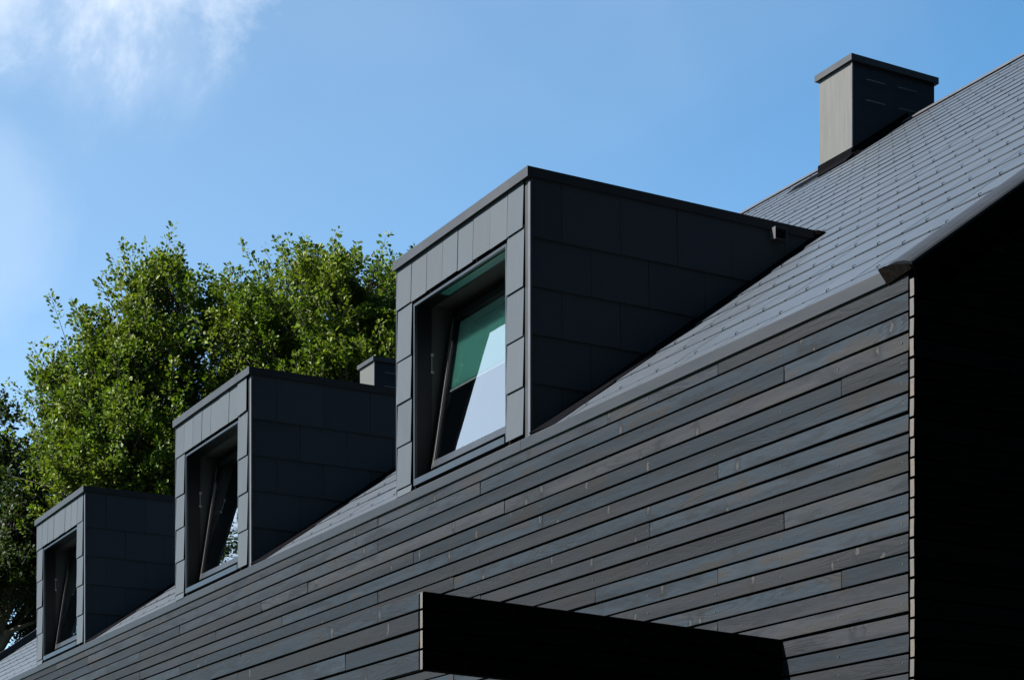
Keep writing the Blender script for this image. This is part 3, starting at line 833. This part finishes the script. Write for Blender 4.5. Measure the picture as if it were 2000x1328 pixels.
# ------------------------------------------------------------------ oaks
def oak(name, base, lobes, nshoot, seed, leafm, label, per=48, leaf=0.118, group=None):
    """lobes: (dx,dy,dz, rx,ry,rz) relative to base; world metres"""
    r = np.random.default_rng(seed)
    root = empty(name, None, label, 'tree', 'oaks behind the house', base)
    vol = np.array([l[3]*l[4]*l[5] for l in lobes])**(2/3)
    cnt = (nshoot*vol/vol.sum()).astype(int)
    P = []; D = []; LN = []
    for l, c in zip(lobes, cnt):
        u = r.normal(size=(c, 3)); u /= np.linalg.norm(u, axis=1)[:, None]
        rad = 1-0.55*r.random(c)**1.6
        nt_ = max(4, c//9)
        ut = r.normal(size=(nt_, 3)); ut /= np.linalg.norm(ut, axis=1)[:, None]
        rt = 1-0.62*r.random(nt_)**1.5
        ct = np.array(l[:3])+ut*rt[:, None]*np.array(l[3:6])
        w = r.integers(0, nt_, c)
        off = r.normal(size=(c, 3))*np.array([0.26, 0.26, 0.20])
        u = off/(np.linalg.norm(off, axis=1)[:, None]+1e-6)*0.6+ut[w]*0.5
        p = ct[w]+off
        d = u*0.75+np.array([0, 0, 0.75])+r.normal(size=(c, 3))*0.22
        d /= np.linalg.norm(d, axis=1)[:, None]
        p[:, 2] += 0.42
        P.append(p); D.append(d); LN.append(r.uniform(0.28, 0.72, c)*(1+0.9*(r.random(c) < 0.2)))
    P = np.concatenate(P); D = np.concatenate(D); LN = np.concatenate(LN)
    n = len(P)
    # leaves around every shoot
    t = r.random((n, per))**0.85
    pos = P[:, None, :]+D[:, None, :]*(t*LN[:, None])[..., None]
    sp = r.normal(size=(n, per, 3))
    sp -= (sp*D[:, None, :]).sum(-1, keepdims=True)*D[:, None, :]
    sp /= np.linalg.norm(sp, axis=-1, keepdims=True)+1e-6
    spread = (1.10-0.75*t)*0.20*r.random((n, per))**0.6
    pos = pos+sp*spread[..., None]
    ax = sp*0.8+D[:, None, :]*0.55+r.normal(size=(n, per, 3))*0.35
    ax = ax.reshape(-1, 3); pos = pos.reshape(-1, 3)
    ax /= np.linalg.norm(ax, axis=1)[:, None]
    nrm = r.normal(size=ax.shape)*0.75+np.array([-0.1, -0.25, 0.8])
    side = np.cross(ax, nrm); side /= np.linalg.norm(side, axis=1)[:, None]+1e-6
    up = np.cross(side, ax)
    sz = leaf*r.uniform(0.65, 1.3, len(pos))[:, None]
    v0 = pos; v1 = pos+ax*sz*0.6+side*sz*0.32+up*sz*0.10; v2 = pos+ax*sz; v3 = pos+ax*sz*0.6-side*sz*0.32+up*sz*0.10
    V = np.stack([v0, v1, v2, v3], 1).reshape(-1, 3).astype(np.float32)
    m = len(pos)
    idx = np.arange(m)*4
    F = np.stack([idx, idx+1, idx+2, idx, idx+2, idx+3], 1).reshape(-1).astype(np.int32)
    me = bpy.data.meshes.new('crown')
    me.vertices.add(m*4); me.vertices.foreach_set('co', V.reshape(-1))
    me.loops.add(m*6); me.loops.foreach_set('vertex_index', F)
    me.polygons.add(m*2); me.polygons.foreach_set('loop_start', np.arange(m*2, dtype=np.int32)*3)
    me.polygons.foreach_set('loop_total', np.full(m*2, 3, np.int32))
    me.update(calc_edges=True)
    me.materials.append(leafm)
    place('crown', me, root)
    # twigs
    k = n
    s1 = np.cross(D, [0.3, 0.8, 0.1]); s1 /= np.linalg.norm(s1, axis=1)[:, None]
    s2 = np.cross(D, s1)
    A = P-D*0.45; B = P+D*(LN*0.92)[:, None]
    ra, rb_ = 0.012, 0.004
    ring = []
    for c, rr in ((A, ra), (B, rb_)):
        for a in (0, 2.094, 4.189): ring.append(c+s1*math.cos(a)*rr+s2*math.sin(a)*rr)
    V = np.stack(ring, 1).reshape(-1, 3).astype(np.float32)
    b0 = np.arange(k)*6
    F = np.stack([b0, b0+1, b0+4, b0+3, b0+1, b0+2, b0+5, b0+4, b0+2, b0, b0+3, b0+5], 1).reshape(-1).astype(np.int32)
    me = bpy.data.meshes.new('twigs')
    me.vertices.add(k*6); me.vertices.foreach_set('co', V.reshape(-1))
    me.loops.add(k*12); me.loops.foreach_set('vertex_index', F)
    me.polygons.add(k*3); me.polygons.foreach_set('loop_start', np.arange(k*3, dtype=np.int32)*4)
    me.polygons.foreach_set('loop_total', np.full(k*3, 4, np.int32))
    me.update(calc_edges=True)
    me.materials.append(M['bark'])
    o = place('twigs', me, root); o['kind'] = 'stuff'
    # trunk and limbs
    tk = MB()
    low = min(l[2]-l[5] for l in lobes)
    cx = sum(l[0] for l in lobes)/len(lobes); cy = sum(l[1] for l in lobes)/len(lobes)
    top = (cx*0.5, cy*0.5, max(low, 3.0)+0.5)
    tk.tube([(0, 0, -0.3), (0.02, 0.02, 0.5), (cx*0.25, cy*0.25, top[2]*0.5), top], [0.55, 0.42, 0.36, 0.30], 12)
    tk.build('trunk', M['bark'], root)
    rr = random.Random(seed)
    lb = MB()
    for l in lobes:
        for j in range(3):
            e = (l[0]+rr.uniform(-.6, .6)*l[3], l[1]+rr.uniform(-.6, .6)*l[4], l[2]+rr.uniform(-0.1, .7)*l[5])
            md = ((top[0]+e[0])/2+rr.uniform(-.4, .4), (top[1]+e[1])/2+rr.uniform(-.4, .4), (top[2]+e[2])/2+rr.uniform(-.2, .6))
            lb.tube([top, md, e], [0.16, 0.09, 0.025], 6)
    lb.build('limbs', M['bark'], root)
    return root
# basis across / along the line of sight at the oaks, metres
RX, RY = 0.485, 0.874
FX, FY = -0.874, 0.485
def lobes(base, items):
    """items: (across, away, height, half width, half depth, half height)"""
    out = []
    for a, w, h, ra, rw, rh in items:
        out.append((RX*a+FX*w, RY*a+FY*w, h, max(ra, rw), max(ra, rw), rh))
    return out
oak('oak_tree', (-41.9, 9.9, 0.0), lobes(None, [
    (0.55, 0.0, 17.0, 1.35, 1.4, 1.9), (-0.75, 0.3, 15.6, 1.45, 1.5, 1.7), (0.1, -0.4, 14.0, 1.9, 1.7, 2.2), (-1.2, -0.2, 13.2, 1.2, 1.4, 1.6), (1.0, 0.3, 14.6, 1.0, 1.4, 1.9),
    (-0.2, 0.0, 12.0, 2.3, 1.8, 1.9)]), 2500, 5, M['leaf'],
    'tall oak with spiky sunlit top standing leftmost of the two bright oaks behind the house')
oak('oak_tree', (-39.6, 14.2, 0.0), lobes(None, [
    (-1.6, 0.2, 16.9, 1.05, 1.4, 1.6), (-0.3, 0.0, 17.3, 1.35, 1.5, 1.75), (1.1, 0.1, 17.2, 1.3, 1.5, 1.7), (-1.0, 0.0, 15.3, 1.8, 1.7, 1.7), (1.0, -0.2, 15.2, 1.9, 1.7, 1.8),
    (2.6, 0.3, 16.6, 1.2, 1.4, 1.7), (0.2, 0, 13.2, 2.6, 1.9, 1.8)]), 2900, 9, M['leaf'],
    'broad sunlit oak rising between the middle and the nearest dormer')
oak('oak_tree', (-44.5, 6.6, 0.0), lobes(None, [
    (-0.6, 0.0, 13.9, 1.2, 1.5, 1.5), (0.5, 0.0, 12.3, 1.7, 1.6, 1.7), (-2.2, 0.0, 12.6, 1.6, 1.6, 2.4), (1.5, 1.2, 11.2, 1.9, 1.6, 1.5), (0.2, 0, 9.8, 2.4, 1.9, 1.7)]), 2000, 13, M['leaf_shaded'],
    'dark lower oak at the left edge beside the farthest dormer')
oak('oak_tree', (-50.0, -10.5, 0.0), lobes(None, [
    (0.6, 0.0, 16.2, 2.6, 2.4, 2.6), (-2.6, 0.5, 14.0, 2.4, 2.2, 2.4), (2.2, 0.5, 13.0, 2.0, 2.2, 2.2), (0, 0, 9.0, 3.0, 2.4, 2.0)]), 1500, 17, M['leaf_shaded'],
    'oak seen only as a reflection in the farther dormer windows', per=26, leaf=0.13)

# unseen wood added right of the viewpoint to block sky light from right-hand faces
r = np.random.default_rng(21)
m = 90000
u1 = r.random(m); x0 = 11.5+7*r.random(m)**1.5; y0 = -34+84*u1
hh = 25+3*np.sin(y0*0.5)+2*np.sin(y0*1.3+1)
z0 = hh*r.random(m)**0.8
x0 = x0-1.5*np.sin(y0*0.9)+0.12*np.abs(z0-8)
pos = np.stack([x0, y0, z0], 1)
ax = r.normal(size=(m, 3)); ax /= np.linalg.norm(ax, axis=1)[:, None]
sd = np.cross(ax, r.normal(size=(m, 3))); sd /= np.linalg.norm(sd, axis=1)[:, None]
V = np.stack([pos, pos+ax*0.38+sd*0.22, pos+ax*0.75, pos+ax*0.38-sd*0.22], 1).reshape(-1, 3).astype(np.float32)
me = bpy.data.meshes.new('sky_blocker_wood')
me.vertices.add(m*4); me.vertices.foreach_set('co', V.reshape(-1))
me.loops.add(m*4); me.loops.foreach_set('vertex_index', np.arange(m*4, dtype=np.int32))
me.polygons.add(m); me.polygons.foreach_set('loop_start', np.arange(m, dtype=np.int32)*4)
me.polygons.foreach_set('loop_total', np.full(m, 4, np.int32))
me.update(calc_edges=True); me.materials.append(M['leaf_blocker'])
o = bpy.data.objects.new('sky_blocker_wood', me); COL.objects.link(o); o['kind'] = 'stuff'

scene.render.engine = 'CYCLES'
scene.cycles.max_bounces = 8
scene.cycles.transparent_max_bounces = 12
